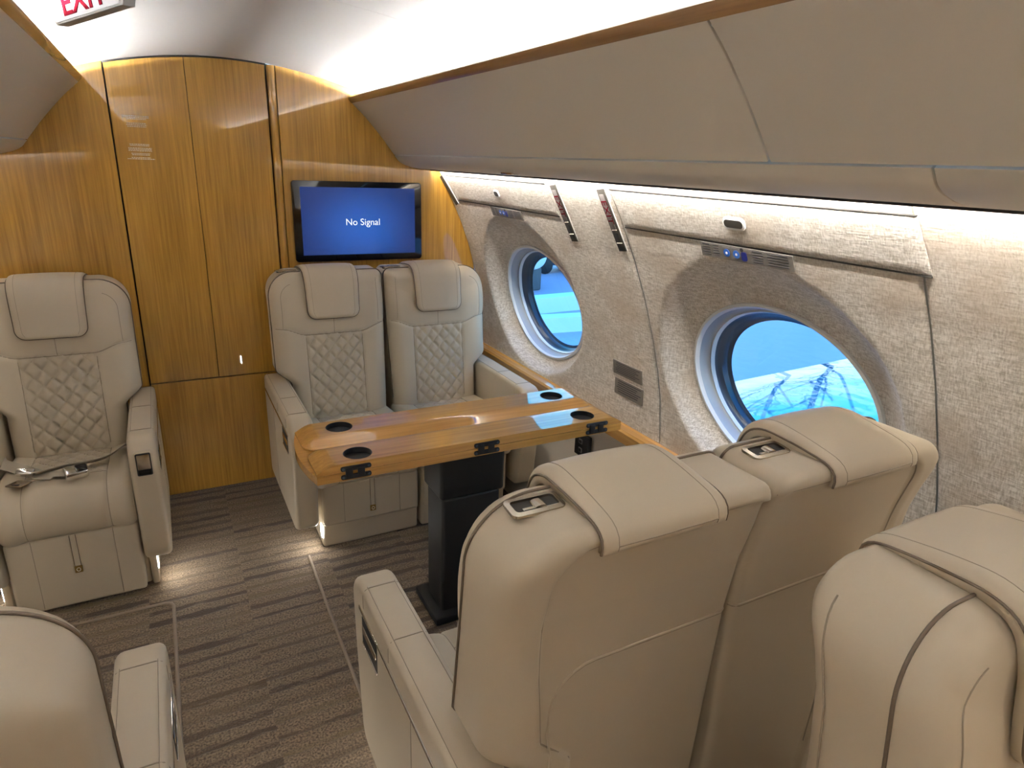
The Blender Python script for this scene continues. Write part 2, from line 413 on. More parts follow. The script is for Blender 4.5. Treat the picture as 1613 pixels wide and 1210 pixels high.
def window(n, yc, zc, mirror, shade=False):
    w = empty('window_%d' % n); tag(w, 'oval cabin window with grey bezel'+(' and added daylight-blocking shade' if shade else ''), 'window', kind='structure')
    zc -= .022
    def ring(scale, off, na=72):
        out = []
        for k in range(na):
            a = 2*math.pi*k/na; y = yc+AI*scale*math.cos(a); z = zc+BI*scale*math.sin(a)
            x = wallx(z)+SD+off; out.append((2*XC-x if mirror else x, y, z))
        return out
    def loft(name, rings, mat):
        V = []; f = []; na = len(rings[0])
        for r in rings: V += r
        for i in range(len(rings)-1):
            for k in range(na): f.append((i*na+k, i*na+(k+1) % na, (i+1)*na+(k+1) % na, (i+1)*na+k))
        return pyd(name, V, f, mat, w, 50)
    loft('bezel', [ring(1.03, .004), ring(1.015, -.008), ring(.985, -.010), ring(.965, .002)], 'white_plastic')
    loft('reveal', [ring(.965, .002), ring(.95, .03), ring(.93, .038)], 'grey_plastic')
    loft('inner_ring', [ring(.93, .038), ring(.915, .036), ring(.90, .048)], 'white_plastic')
    loft('gasket', [ring(.90, .048), ring(.885, .062), ring(.86, .066), ring(.845, .085), ring(.80, .09)], 'gasket')
    r = ring(.87, .070)
    pyd('pane', r, [tuple(range(len(r)))], 'window_glass', w, False)
    if shade: pyd('window_shade', ring(.91, .050), [tuple(range(72))], 'white_plastic', w, False)  # added on windows out of view to keep their blue daylight out
    return w
k = 1
for yc, zc in WINS:
    window(k, yc, zc, False, yc < 0); k += 1
for yc, zc in WINS:
    window(k, yc, zc, True, True); k += 1

# wooden ledge under the windows (both sides) ----------------------
def ledge(n, mirror):
    prof = [(1.463, .56), (1.463, .590), (1.452, .594), (1.446, .588), (1.438, .588), (1.432, .594), (1.412, .592), (1.405, .584), (1.405, .545), (1.43, .535), (1.463, .535)]
    if mirror: prof = [(2*XC-x, z) for x, z in prof]
    t = prism('trim_%d' % n, prof, 'y', YR, YB-.003, 'wood_ledge', None, 0, smooth=40)
    tag(t, 'polished oak ledge running along the side wall', 'trim', kind='structure')
ledge(1, False); ledge(2, True)

# bulkheads --------------------------------------------------------
def bulkhead(name, y, front):
    w = empty(name); tag(w, 'glossy oak veneer bulkhead closing the cabin', 'wall', kind='structure')
    t = .03 if front else -.03
    def panel(nm, x0, x1, z0, z1, dy, mat='wood_wall', arch=True):
        """z1 None: follows the ceiling / fuselage outline"""
        n = max(2, int((x1-x0)/.03)); top = []
        for x in np.linspace(x1, x0, n+1):
            if z1 is not None: top.append((x, z1)); continue
            dx = abs(x-XC)
            zz = float(ceil_z(x))+.004 if dx < .65 else float(np.interp(dx, [.65, .9, 1.0, 1.05, 1.11, 1.15, 1.165], [1.735, 1.5, 1.33, 1.2, .97, .75, .6]))
            top.append((x, zz))
        prof = [(x0, z0), (x1, z0)]+top
        return prism(nm, prof, 'y', y+dy, y+dy+t, mat, w, .0015, 1, smooth=30)
    panel('backing', XC-1.165, XC+1.165, .004, None, t*1.4, 'dark_gap')
    if front:
        panel('side_panel', XC-1.165, -.121, .004, None, 0)
        panel('door_leaf', -.116, .1535, .546, None, .003)
        panel('door_leaf', .1555, .452, .546, None, .003)
        panel('door_lower_panel', -.116, .452, .004, .541, .003)
        post = arc(.474, y+.005, .016, 180, 360, 8)
        prism('door_post', [(.458, y+.03)]+post+[(.490, y+.03)], 'z', .004, float(ceil_z(.474))-.002, 'wood_wall', w, 0)
        panel('side_panel', .492, XC+1.165, .004, None, 0)
        tube('door_head_strip', [(x, y-.001, float(ceil_z(x))-.003) for x in np.linspace(-.118, .455, 24)], .0035, 'black_matte', w)
    else:
        panel('side_panel', XC-1.165, .02, .004, None, 0); panel('door_leaf', .025, .575, .004, None, 0); panel('side_panel', .58, XC+1.165, .004, None, 0)
    return w
BH = bulkhead('wall_front', YB, True); bulkhead('wall_rear', YR, False)

# printed notices on the door
def notice(label, cx, z0, rows, y=YB+.003):
    o = empty('door_notice', (cx, y, z0)); tag(o, label, 'notice')
    for i, (dz, wd) in enumerate(rows):
        x = -wd/2; V = []; f = []
        while x < wd/2:
            l = random.uniform(.003, .008); a = len(V)
            V += [(x, -.0006, dz), (min(x+l, wd/2), -.0006, dz), (min(x+l, wd/2), -.0006, dz+.0032), (x, -.0006, dz+.0032)]; f.append((a, a+1, a+2, a+3)); x += l+.0016
        pyd('text_line', V, f, 'ink_white', o, False, fixn=False)
notice('upper block of tiny pale print on the oak door', -.034, 1.600, [(.020, .092), (.0145, .090), (.009, .068), (-.006, .066), (-.012, .070), (-.018, .064)])
notice('lower block of tiny pale print on the oak door', -.033, 1.500, [(.018, .068), (.013, .066), (.004, .080), (-.001, .078), (-.006, .080), (-.016, .064), (-.021, .06), (-.031, .066), (-.036, .094)])

# overhead bins ----------------------------------------------------
def binobj(side, label):
    m = (side == 'left')
    b = empty('overhead_bin', (XC-.75 if m else XC+.75, YB-.1, 1.46)); tag(b, label, 'overhead bin')
    off = b.location
    def fx(p): return ((2*XC-p[0]) if m else p[0])
    def pr_(nm, prof, y0, y1, mat, bev=0, smooth=35):
        q = [(fx(p)-off.x, p[1]-off.z) for p in prof]
        return prism(nm, q, 'y', y0-off.y, y1-off.y, mat, b, bev, 2, smooth)
    face = smooth_path([(XC+.500, 1.728), (XC+.56, 1.672), (XC+.63, 1.594), (XC+.688, 1.521)], 6)
    inner = [(p[0]+.016, p[1]+.013) for p in face][::-1]
    val = smooth_path([(XC+.690, 1.517), (XC+.715, 1.490), (XC+.76, 1.472), (XC+.82, 1.463), (XC+.868, 1.463)], 6)
    vin = [(XC+.868, 1.475), (XC+.80, 1.482), (XC+.73, 1.505), (XC+.705, 1.53)]
    for y0, y1 in ((YR+.01, -.42), (-.416, .876), (.880, YB-.003)):
        pr_('bin_door', [tuple(p) for p in face]+inner, y0, y1, 'bin_leather', .003)
    for y0, y1 in ((YR+.01, -.70), (-.697, .584), (.587, YB-.003)):
        v = pr_('valance', [tuple(p) for p in val]+vin, y0, y1, 'bin_leather', .003)
    tr = [(XC+.490, 1.738), (XC+.487, 1.748), (XC+.494, 1.756), (XC+.508, 1.756), (XC+.516, 1.742), (XC+.512, 1.728), (XC+.502, 1.726)]
    pr_('top_rail', tr, YR+.01, YB-.003, 'wood_dark', 0, 50)
    pr_('cove_shelf', [(XC+.512, 1.735), (XC+.66, 1.690), (XC+.66, 1.675), (XC+.512, 1.72)], YR+.01, YB-.003, 'white_plastic')
    pr_('cove_back', [(XC+.652, 1.675), (XC+.664, 1.675), (XC+.664, 1.735), (XC+.652, 1.729)], YR+.01, YB-.003, 'white_plastic')
    pr_('cove_light', [(XC+.648, 1.694), (XC+.651, 1.694), (XC+.651, 1.727), (XC+.648, 1.727)], YR+.03, YB-.02, 'cove_emit')
    pr_('wash_shelf', [(XC+.80, 1.502), (XC+.90, 1.502), (XC+.90, 1.506), (XC+.80, 1.506)], YR+.01, YB-.003, 'dark_gap')
    pr_('wash_baffle', [(XC+.8645, 1.456), (XC+.8675, 1.456), (XC+.8675, 1.503), (XC+.8645, 1.503)], YR+.01, YB-.003, 'black_matte')
    pr_('wash_light', [(XC+.868, 1.472), (XC+.870, 1.472), (XC+.870, 1.488), (XC+.868, 1.488)], YR+.03, YB-.02, 'wash_emit')
    if not m:
        for i in range(46):
            y = 1.30+i*.031
            rbox('vent_slot', fx((XC+.846, 0))-off.x, fx((XC+.864, 0))-off.x, y-off.y, y+.022-off.y, 1.4605-off.z, 1.4632-off.z, 'black_matte', b, 0)
        pl = rbox('switch_plate', 1.055-off.x, 1.085-off.x, 2.005-off.y, 2.085-off.y, 1.4655-off.z, 1.476-off.z, 'latch_metal', b, .003)
        for j, dx in enumerate((-.022, -.004, .014)):
            rbox('switch_icon', 1.058-off.x, 1.068-off.x, 2.045+dx-off.y, 2.056+dx-off.y, 1.4645-off.z, 1.4660-off.z, 'sign_white', pl, .001)
    return b
binobj('right', 'long cream overhead bin above the oval windows beside the television')
binobj('left', 'cream overhead bin above the lone armchair by the ceiling exit sign')

# TV ---------------------------------------------------------------
tv = empty('television', (.816, YB, 1.224)); tag(tv, 'black framed television showing blue No Signal picture on oak bulkhead', 'television')
prism('casing', rrect(-.296, .296, -.176, .176, .014), 'y', -.022, -.001, 'black_gloss', tv, .003, 2, 35)
scr = rbox('screen', -.262, .262, -.0228, -.0215, -.146, .150, 'tv_picture', tv, 0)
text_obj('lettering', 'No Signal', .042, 'tv_text', scr, frame((.012, -.0236, -.002), (1, 0, 0), (0, 0, 1)), .0002)

# exit signs on wall ----------------------------------------------
def wall_frame(y, z, off=0.0):
    """frame on the right wall: local x runs towards -Y, local y up the wall, local z into the cabin"""
    dz = .02; up = Vector((float(wallx(z+dz)-wallx(z-dz)), 0, 2*dz)).normalized()
    return frame((float(wallx(z))+off, y, z), (0, -1, 0), up), up
def exit_strip(y, z0, z1, label, slant, withtext=True):
    zc = (z0+z1)/2; o = empty('exit_sign' if withtext else 'light_strip', (float(wallx(zc)), y, zc)); tag(o, label, 'exit sign' if withtext else 'light strip')
    fm, up = wall_frame(y, zc); h = (z1-z0)/up.z; base = Vector((float(wallx(zc)), y, zc))
    loc = frame((0, 0, 0), (0, -1, 0), up) @ Matrix.Rotation(slant, 4, 'Z')
    def bx(nm, x0, x1, y0, y1, z0_, z1_, mat, r=.001):
        ob = rbox(nm, x0, x1, y0, y1, z0_, z1_, mat, o, r); ob.data.transform(loc); return ob
    bx('surround', -.0216, .0216, -h/2-.0015, h/2+.0015, -.004, .0035, 'white_plastic', .002)
    bx('strip_body', -.0205, .0205, -h/2, h/2, 0, .006, 'sign_strip')
    if withtext:
        fc = bx('lit_face', -.014, .010, -h*.14, h*.42, .005, .0072, 'placard_light')
        text_obj('lettering', 'EXIT', .040, 'ink_red', fc, loc @ frame((-.002, h*.14, .0078), (0, -1, 0), (1, 0, 0)), .0003, xscale=1.0)
        bx('divider', -.015, .011, -h*.155, -h*.14, .005, .0075, 'ink_white')
        bx('lens', -.010, .010, -h*.34, -h*.2, .005, .0065, 'black_matte')
        bx('divider', -.015, .015, -h*.37, -h*.355, .005, .0075, 'ink_white')
    return o
plain('placard_light', (.13, .122, .118), .6)
exit_strip(1.990, 1.248, 1.440, 'dark vertical EXIT strip beside the shade panel with the shorter latch', .12)
exit_strip(1.706, 1.250, 1.440, 'dark vertical EXIT strip beside the wide shade panel above window', .12)
exit_strip(3.005, 1.305, 1.440, 'narrow dark strip on fabric wall in the bulkhead corner', .30, False)

# window shade panels at the head of each window -------------------
def shade_panel(y0, y1, label, latch_y, latch_w, slope):
    o = empty('shade_panel', (float(wallx(1.385)), (y0+y1)/2, 1.385)); tag(o, label, 'shade panel', 'window shade panels')
    L = Vector(o.location); ny, nz = 60, 12
    Yg, Zg = np.meshgrid(np.linspace(y0, y1, ny), np.linspace(1.329, 1.437, nz), indexing='ij')
    Yg = Yg+.20*(Zg-1.385)*(1 if True else 0)
    ed = np.minimum(np.minimum(Yg-Yg[:1], Yg[-1:]-Yg), np.minimum(Zg-1.329, 1.437-Zg))
    lift = .0045*np.sqrt(np.clip(1-(1-np.clip(ed/.006, 0, 1))**2, 0, 1))
    F = np.stack([wallx(Zg)-.001-lift-L.x, Yg-L.y, Zg-L.z], -1); Bk = np.stack([wallx(Zg)+.004-L.x, Yg-L.y, Zg-L.z], -1)
    slab('shade_board', F, Bk, 'wall_fabric', o, 50)
    fm, up = wall_frame(latch_y, 1.383, -.008); fm = Matrix.Translation(-L) @ fm
    rim = prism('latch_rim', rrect(-latch_w/2-.006, latch_w/2+.006, -.017, .017, .015, 6), 'z', -.003, .003, 'white_plastic', o, .002, 2); rim.data.transform(fm)
    cav = prism('latch_recess', rrect(-latch_w/2, latch_w/2, -.0105, .0105, .010, 6), 'z', .0005, .0036, 'sign_strip', rim, 0); cav.data.transform(fm)
    tube('shadow_gap', [(wallx(1.328)-.001-L.x, y+.20*(1.328-1.385)-L.y, 1.328-L.z) for y in np.linspace(y0, y1, 10)], .0022, 'dark_gap', o)
    tube('shadow_gap', [(wallx(1.4385)-.001-L.x, y+.20*(1.4385-1.385)-L.y, 1.4385-L.z) for y in np.linspace(y0, y1, 10)], .0022, 'dark_gap', o)
shade_panel(2.045, 2.955, 'fabric shade panel with latch, beside the oak bulkhead corner', 2.476, .034, 0)
shade_panel(.715, 1.660, 'fabric shade panel with latch, above the window beside the near seats', 1.178, .060, 0)

# oxygen / life vest placards --------------------------------------
def placard(y, z, w, h, label):
    fm, up = wall_frame(y, z, -.003); o = empty('instruction_placard', fm.translation); tag(o, label, 'placard')
    lm = Matrix.Translation(-fm.translation) @ fm @ Matrix.Rotation(0.0, 4, 'Z')
    def bx(nm, x0, x1, y0, y1, z0, z1, mat, par=None):
        ob = rbox(nm, x0, x1, y0, y1, z0, z1, mat, par or o, .0006, 1); ob.data.transform(lm); return ob
    pl = bx('plate', -w/2, w/2, -h/2, h/2, -.002, .0015, 'placard_grey')
    for c0, c1 in ((-.48, -.38), (-.36, -.27), (.08, .21), (.24, .46)):
        for r in range(5):
            sh = random.uniform(0, .02)*w
            bx('text_line', c0*w+sh, c1*w-sh*.6, h*(.34-r*.17), h*(.34-r*.17)+h*.07, .001, .002, 'ink', pl)
    for cx in (-.19, -.08):
        bx('icon_field', (cx-.045)*w, (cx+.045)*w, -h*.36, h*.40, .001, .0019, 'placard_light', pl)
        dsk = prism('icon_ring', [((cx+.0)*w+.011*math.cos(a), .011*math.sin(a)) for a in np.linspace(0, 2*math.pi, 21)[:-1]], 'z', .0015, .0026, 'ink_blue', pl, 0); dsk.data.transform(lm)
        dd = prism('icon_dot', [((cx+.0)*w+.0035*math.cos(a), .0035*math.sin(a)) for a in np.linspace(0, 2*math.pi, 13)[:-1]], 'z', .0022, .0031, 'sign_white', pl, 0); dd.data.transform(lm)
    f1 = prism('icon_figure', rrect(.0*w-.008, .0*w+.010, -h*.36, h*.24, .006), 'z', .0015, .0026, 'navy', pl, 0); f1.data.transform(lm)
    f2 = prism('icon_figure', [(.0*w-.004+.0055*math.cos(a), h*.36+.0055*math.sin(a)) for a in np.linspace(0, 2*math.pi, 13)[:-1]], 'z', .0015, .0026, 'ink', pl, 0); f2.data.transform(lm)
placard(2.463, 1.306, .28, .040, 'grey instruction strip with blue icons above the window nearest the bulkhead')
placard(1.170, 1.306, .30, .042, 'grey instruction strip with blue icons above the window by the near seats')
def notice_plate(y0, y1, z0, z1, label):
    yc, zc = (y0+y1)/2, (z0+z1)/2; fm, up = wall_frame(yc, zc, -.002); o = empty('notice_plate', fm.translation); tag(o, label, 'placard')
    lm = Matrix.Translation(-fm.translation) @ fm; w, h = y1-y0, (z1-z0)/up.z
    pl = rbox('plate', -w/2, w/2, -h/2, h/2, -.002, .0015, 'placard_grey', o, .001, 1); pl.data.transform(lm)
    for r in range(6):
        a = random.uniform(-.42, -.36)*w; b = random.uniform(.25, .44)*w
        t = rbox('text_line', a, b, h*(.34-r*.13), h*(.34-r*.13)+h*.05, .001, .002, 'ink', pl, 0); t.data.transform(lm)
notice_plate(1.695, 1.865, .772, .826, 'upper grey engraved notice plate on the fabric wall between windows')
notice_plate(1.690, 1.857, .694, .757, 'lower grey engraved notice plate on the fabric wall above the ledge')

# ceiling EXIT sign ------------------------------------------------
SA, SB = Vector((-.150, 1.90, 1.754)), Vector((-.018, 1.70, 1.777))
ex = empty('exit_sign', (SA+SB)/2); tag(ex, 'white ceiling sign with red EXIT lettering', 'exit sign')
sl2 = (SB-SA).length/2; fm_ = frame((0, 0, 0), SB-SA, (0, -.10, 1))
def trap(z0, z1, k, dn): return [(-sl2-dn, z0), (sl2+dn, z0), (sl2+k, z1), (-sl2-k, z1)]
bd = prism('sign_body', trap(0, .085, .055, .004), 'z', -.030, -.002, 'grey_plastic', ex, .003); bd.data.transform(fm_)
fc_ = prism('sign_face', trap(.004, .080, .046, -.004), 'z', -.003, .001, 'sign_white', ex, .001); fc_.data.transform(fm_)
text_obj('lettering', 'EXIT', .066, 'ink_red', fc_, fm_ @ frame((.002, .031, .0026), (1, 0, 0), (0, 1, 0)), .0010, xscale=1.22, bold=.0008)

# added lamps under the bins, out of view, to warm the near seats
for sg, nm in ((1, 'right'), (-1, 'left')):
    for j, y in enumerate((-.25, -1.0, -1.75)):
        o = empty('added_fill_light', (XC+sg*.775, y, 1.464)); tag(o, 'added unseen warm fill lamp under the %s overhead bin' % ('window side' if sg > 0 else 'lone armchair side'), 'light', 'added fill lamps under the bins')
        tube('bezel', [(.022*math.cos(a), .022*math.sin(a), 0) for a in np.linspace(0, 2*math.pi, 21)[:-1]], .004, 'chrome', o, closed=True)
        prism('lens', [(.019*math.cos(a), .019*math.sin(a)) for a in np.linspace(0, 2*math.pi, 21)[:-1]], 'z', -.001, .004, 'added_fill_lens', o, 0)
        ld = bpy.data.lights.new('added_fill_spot', 'SPOT'); ld.energy = FILL; ld.color = (1, .80, .55); ld.spot_size = math.radians(130); ld.spot_blend = 1; ld.shadow_soft_size = .02
        lo = bpy.data.objects.new('added_fill_spot', ld); COL.objects.link(lo); lo.parent = o; lo.location = (0, 0, -.012)
# ------------------------------------------------------------------ seats
HZ = 1.044
YF = (np.array([0, .40, .47, .58, .70, .85, 1.0, 1.1]), np.array([.335, .335, .338, .350, .368, .386, .402, .412]))
YRr = (np.array([0, .30, .48, .77, .88, .96, 1.0, 1.1]), np.array([.520, .535, .541, .546, .558, .578, .588, .60]))
RFF, RFR = .055, .05
HWA, HWI, QW = .245, .230, .118
class Back:
    def __init__(s, armL, armR, rcl, rcr): s.aL, s.aR, s.rl, s.rr = armL, armR, rcl, rcr
    def hw(s, z, arm): return (HWA-.060*(1-sstep(z, .575, .645)) if arm else HWI-.014*(1-sstep(z, .35, .98)))+0*z
    def lim(s, z):
        z = np.asarray(z, float); l = s.hw(z, s.aL); r = s.hw(z, s.aR)
        def inset(rc): t = np.clip(z-(HZ-rc), 0, rc); return rc-np.sqrt(np.maximum(rc*rc-t*t, 0))
        return -(l-inset(s.rl)), r-inset(s.rr)
    def edge(s, x, z):
        l = s.hw(z, s.aL); r = s.hw(z, s.aR); e = np.minimum(np.minimum(x+l, r-x), HZ-z)
        for sg, hw, rc in ((-1, l, s.rl), (1, r, s.rr)):
            cx = hw-rc; u = sg*x-cx; v = z-(HZ-rc); e = np.where((u > 0) & (v > 0), rc-np.sqrt(u*u+v*v), e)
        return np.maximum(e, 0)
    def yoke(s, x): return .790+.030*sstep(np.abs(x), .11, .21)
    def front(s, x, z):
        x = np.asarray(x, float); z = np.asarray(z, float)
        e = s.edge(x, z); q = np.clip(e/RFF, 0, 1); drop = RFF*(1-np.sqrt(np.maximum(1-(1-q)**2, 0)))
        ax = np.abs(x); yk = s.yoke(x)
        below = 1-sstep(z, yk-.004, yk+.004)
        quilt = (1-sstep(ax, QW-.006, QW+.002))*below
        u = x/.054+z/.062; v = x/.054-z/.062
        du = np.abs(u-np.round(u)); dv = np.abs(v-np.round(v))
        pil = 1-np.exp(-(np.minimum(du, dv)/.11)**1.1)
        h = quilt*(.0120*pil-.009)
        h = h+below*(1-quilt)*.007*np.sin(np.clip((ax-QW)/.115, 0, 1)*math.pi)
        h = h+(1-below)*(.010*np.sin(np.clip((z-yk)/.15, 0, 1)*math.pi)*(.35+.65*sstep(ax, .06, .16)))
        h = h-.005*np.exp(-((z-yk)/.006)**2)-.004*np.exp(-((ax-QW)/.005)**2)*below
        hol = (1-below)*.008*np.exp(-(ax/.05)**2)*np.exp(-((z-.82)/.03)**2)*0
        return np.interp(z, *YF)+drop-h-hol
    def rear(s, x, z):
        e = s.edge(x, z); inn = np.where(x < 0, 0 if s.aL else 1, 0 if s.aR else 1); rf = .024+(np.where(inn > 0, .016, RFR)-.024)*sstep(HZ-z, .03, .12); q = np.clip(e/rf, 0, 1); drop = rf*(1-np.sqrt(np.maximum(1-(1-q)**2, 0)))
        l = s.hw(z, s.aL); r = s.hw(z, s.aR)
        mL = (.075 if s.rl > .06 else -.01); mR = (.075 if s.rr > .06 else -.01)
        # rear panel is sunk inside the rolled edge; the roll ends in a curved corner
        d1 = x+l-mL-.02*(1-sstep(z, .60, .9)) if mL > 0 else x+l+.02
        d2 = r-x-mR-.02*(1-sstep(z, .60, .9)) if mR > 0 else r-x+.02
        d3 = 1.014-z; rc = .06
        def comb(a, b): return np.where((a < rc) & (b < rc), rc-np.sqrt((rc-a)**2+(rc-b)**2), np.minimum(a, b))
        dd = np.minimum(comb(d1, d3), comb(d2, d3))
        sunk = sstep(dd, -.007, .005)
        return np.interp(z, *YRr)-drop*(1)-.013*sunk
    def build(s, root):
        off = np.array([0, .0007, .0025, .0055, .010, .016, .023, .031, .040])
        zt = HZ-off; zs = np.concatenate([np.arange(.10, HZ-.045, .0058), zt[::-1]])
        tc_ = np.concatenate([off/.47, np.linspace(.047/.47, 1-.047/.47, 84), 1-off[::-1]/.47])
        Z = np.repeat(zs[:, None], len(tc_), 1); L, R = s.lim(Z); X = L+(R-L)*tc_[None, :]
        F = np.stack([X, s.front(X, Z), Z], -1); B = np.stack([X, s.rear(X, Z), Z], -1)
        bk = slab('backrest', F, B, 'leather', root)
        dz = lambda x, z, o=.0004: (x, float(s.front(x, z))-o, z)
        dr = lambda x, z, o=.0004: (x, float(s.rear(x, z))+o, z)
        # seams on the front
        def seam(pts, r=.0013, m='seam'): tube('seam', pts, r, m, bk, seg=5)
        xl, xr = s.lim(np.array(.80)); xl, xr = float(xl), float(xr)
        seam([dz(x, float(s.yoke(x))) for x in np.linspace(xl+.012, xr-.012, 50)], .0020)
        for sx_ in (-QW, QW): seam([dz(sx_, z) for z in np.linspace(.45, .788, 30)], .0017)
        seam([dz(0, z) for z in np.linspace(.792, .86, 8)], .0011)
        for sg in (-1, 1):
            rc = s.rl if sg < 0 else s.rr; ins = .038
            pts = []
            hw_ = HWA if (s.aL if sg < 0 else s.aR) else HWI
            for z in np.linspace(.822, HZ-rc, 10): pts.append(dz(sg*(hw_-ins), z))
            rr_ = max(rc-ins, .004)
            for a in np.linspace(0, math.pi/2*.8, 10): pts.append(dz(sg*(hw_-ins-rr_+rr_*math.cos(a)), HZ-ins-rr_+rr_*math.sin(a)))
            seam(pts, .0010)
        stitches('quilt_stitching', diamond_lines(QW, .455, .786, .054, .062, lambda x, z: dz(x, z, .0002)), .0011, 'stitch', bk)
        # piping all round the front edge
        pts = []
        def side(sg):
            out = []; rc = s.rl if sg < 0 else s.rr; arm = s.aL if sg < 0 else s.aR
            for z in np.linspace(.46, HZ-rc, 46): out.append((sg*float(s.hw(z, arm)), z))
            for a in np.linspace(.1, math.pi/2, 12): out.append((sg*((HWA if arm else HWI)-rc+rc*math.cos(a)), HZ-rc+rc*math.sin(a)))
            return out
        lp = side(-1)+side(1)[::-1]
        tube('piping', [(x*1.004, float(np.interp(z, *YF))+RFF-.004, z+.0012) for x, z in lp], .0024, 'piping', bk, seg=6)
        for sg, arm in ((-1, s.aL), (1, s.aR)):
            if not arm or not getattr(s, 'sseam', False): continue
            q_ = [(x, z) for x, z in side(sg) if z > .66]
            tube('side_seam', [(x*1.001, float(np.interp(z, *YRr))-RFR*.75, z) for x, z in q_[:-6]], .0013, 'seam', bk, seg=5)
        # rear: edge of sunk panel and lower seam
        def contour(sg):
            l = .235; m = .075+.0
            return m
        mL = s.rl > .06; mR = s.rr > .06
        xa = float(-s.hw(.9, s.aL)+.075) if mL else -HWI+.004; xb = float(s.hw(.9, s.aR)-.075) if mR else HWI-.004
        pts = []
        if mL: pts += [(-float(s.hw(z, s.aL))+.075+.02*(1-float(sstep(z, .60, .9))), z) for z in np.linspace(.30, .950, 24)]
        if mL: pts += [(xa+.06-.06*math.cos(a), .954+.06*math.sin(a)) for a in np.linspace(.1, math.pi/2, 7)]
        else: pts += [(-HWI+.004, 1.014)]
        pts += [(x, 1.014) for x in np.linspace(xa+.07, xb-.07, 12)]
        if mR: pts += [(xb-.06+.06*math.sin(a), .954+.06*math.cos(a)) for a in np.linspace(0, math.pi/2-.1, 7)]
        else: pts += [(HWI-.004, 1.014)]
        if mR: pts += [(float(s.hw(z, s.aR))-.075-.02*(1-float(sstep(z, .60, .9))), z) for z in np.linspace(.950, .30, 24)]
        tube('rear_seam', [dr(x, z, -.0005) for x, z in pts], .0016, 'seam', bk, seg=5)
        lo = []
        x0_, x1_ = (xa+.025 if mL else -HWI+.004), (xb-.025 if mR else HWI-.004)
        if mL: lo += [(x0_+.01, z) for z in np.linspace(.40, .69, 8)]+[(x0_+.09-.08*math.cos(a), .69+.078*math.sin(a)) for a in np.linspace(.1, math.pi/2, 7)]
        else: lo += [(x0_, .768)]
        lo += [(x, .768) for x in np.linspace(x0_+(.1 if mL else .004), x1_-(.1 if mR else .004), 24)]
        if mR: lo += [(x1_-.09+.08*math.sin(a), .69+.078*math.cos(a)) for a in np.linspace(0, math.pi/2-.1, 7)]+[(x1_-.01, z) for z in np.linspace(.69, .40, 8)]
        else: lo += [(x1_, .768)]
        tube('rear_seam', [dr(x, z, .0006) for x, z in lo], .0022, 'leather', bk, seg=6)
        tube('rear_seam', [dr(x, z-.004, .0003) for x, z in lo], .0011, 'seam', bk, seg=5)
        return bk

def stitches(name, lines, r, mat, parent):
    V = []; f = []
    for L in lines:
        if len(L) < 2: continue
        P = [Vector(p) for p in L]; n0 = len(V); t = (P[-1]-P[0]).normalized(); a = t.orthogonal().normalized(); b = t.cross(a)
        for p in P:
            for k in range(4): V.append(p+r*(math.cos(k*math.pi/2)*a+math.sin(k*math.pi/2)*b))
        for i in range(len(P)-1):
            for k in range(4): f.append((n0+i*4+k, n0+i*4+(k+1) % 4, n0+i*4+4+(k+1) % 4, n0+i*4+4+k))
    return pyd(name, V, f, mat, parent, True, fixn=False)
def diamond_lines(hw, v0, v1, px_, pv, fn, n=26):
    out = []
    for sg in (1, -1):
        lo = -hw/px_+min(sg*v0, sg*v1)/pv; hi = hw/px_+max(sg*v0, sg*v1)/pv
        for k in range(math.ceil(lo), math.floor(hi)+1):
            L = []
            for v in np.linspace(v0, v1, n*3):
                x = (k-sg*v/pv)*px_
                if abs(x) < hw-.002: L.append(fn(x, v))
            out.append(L)
    return out
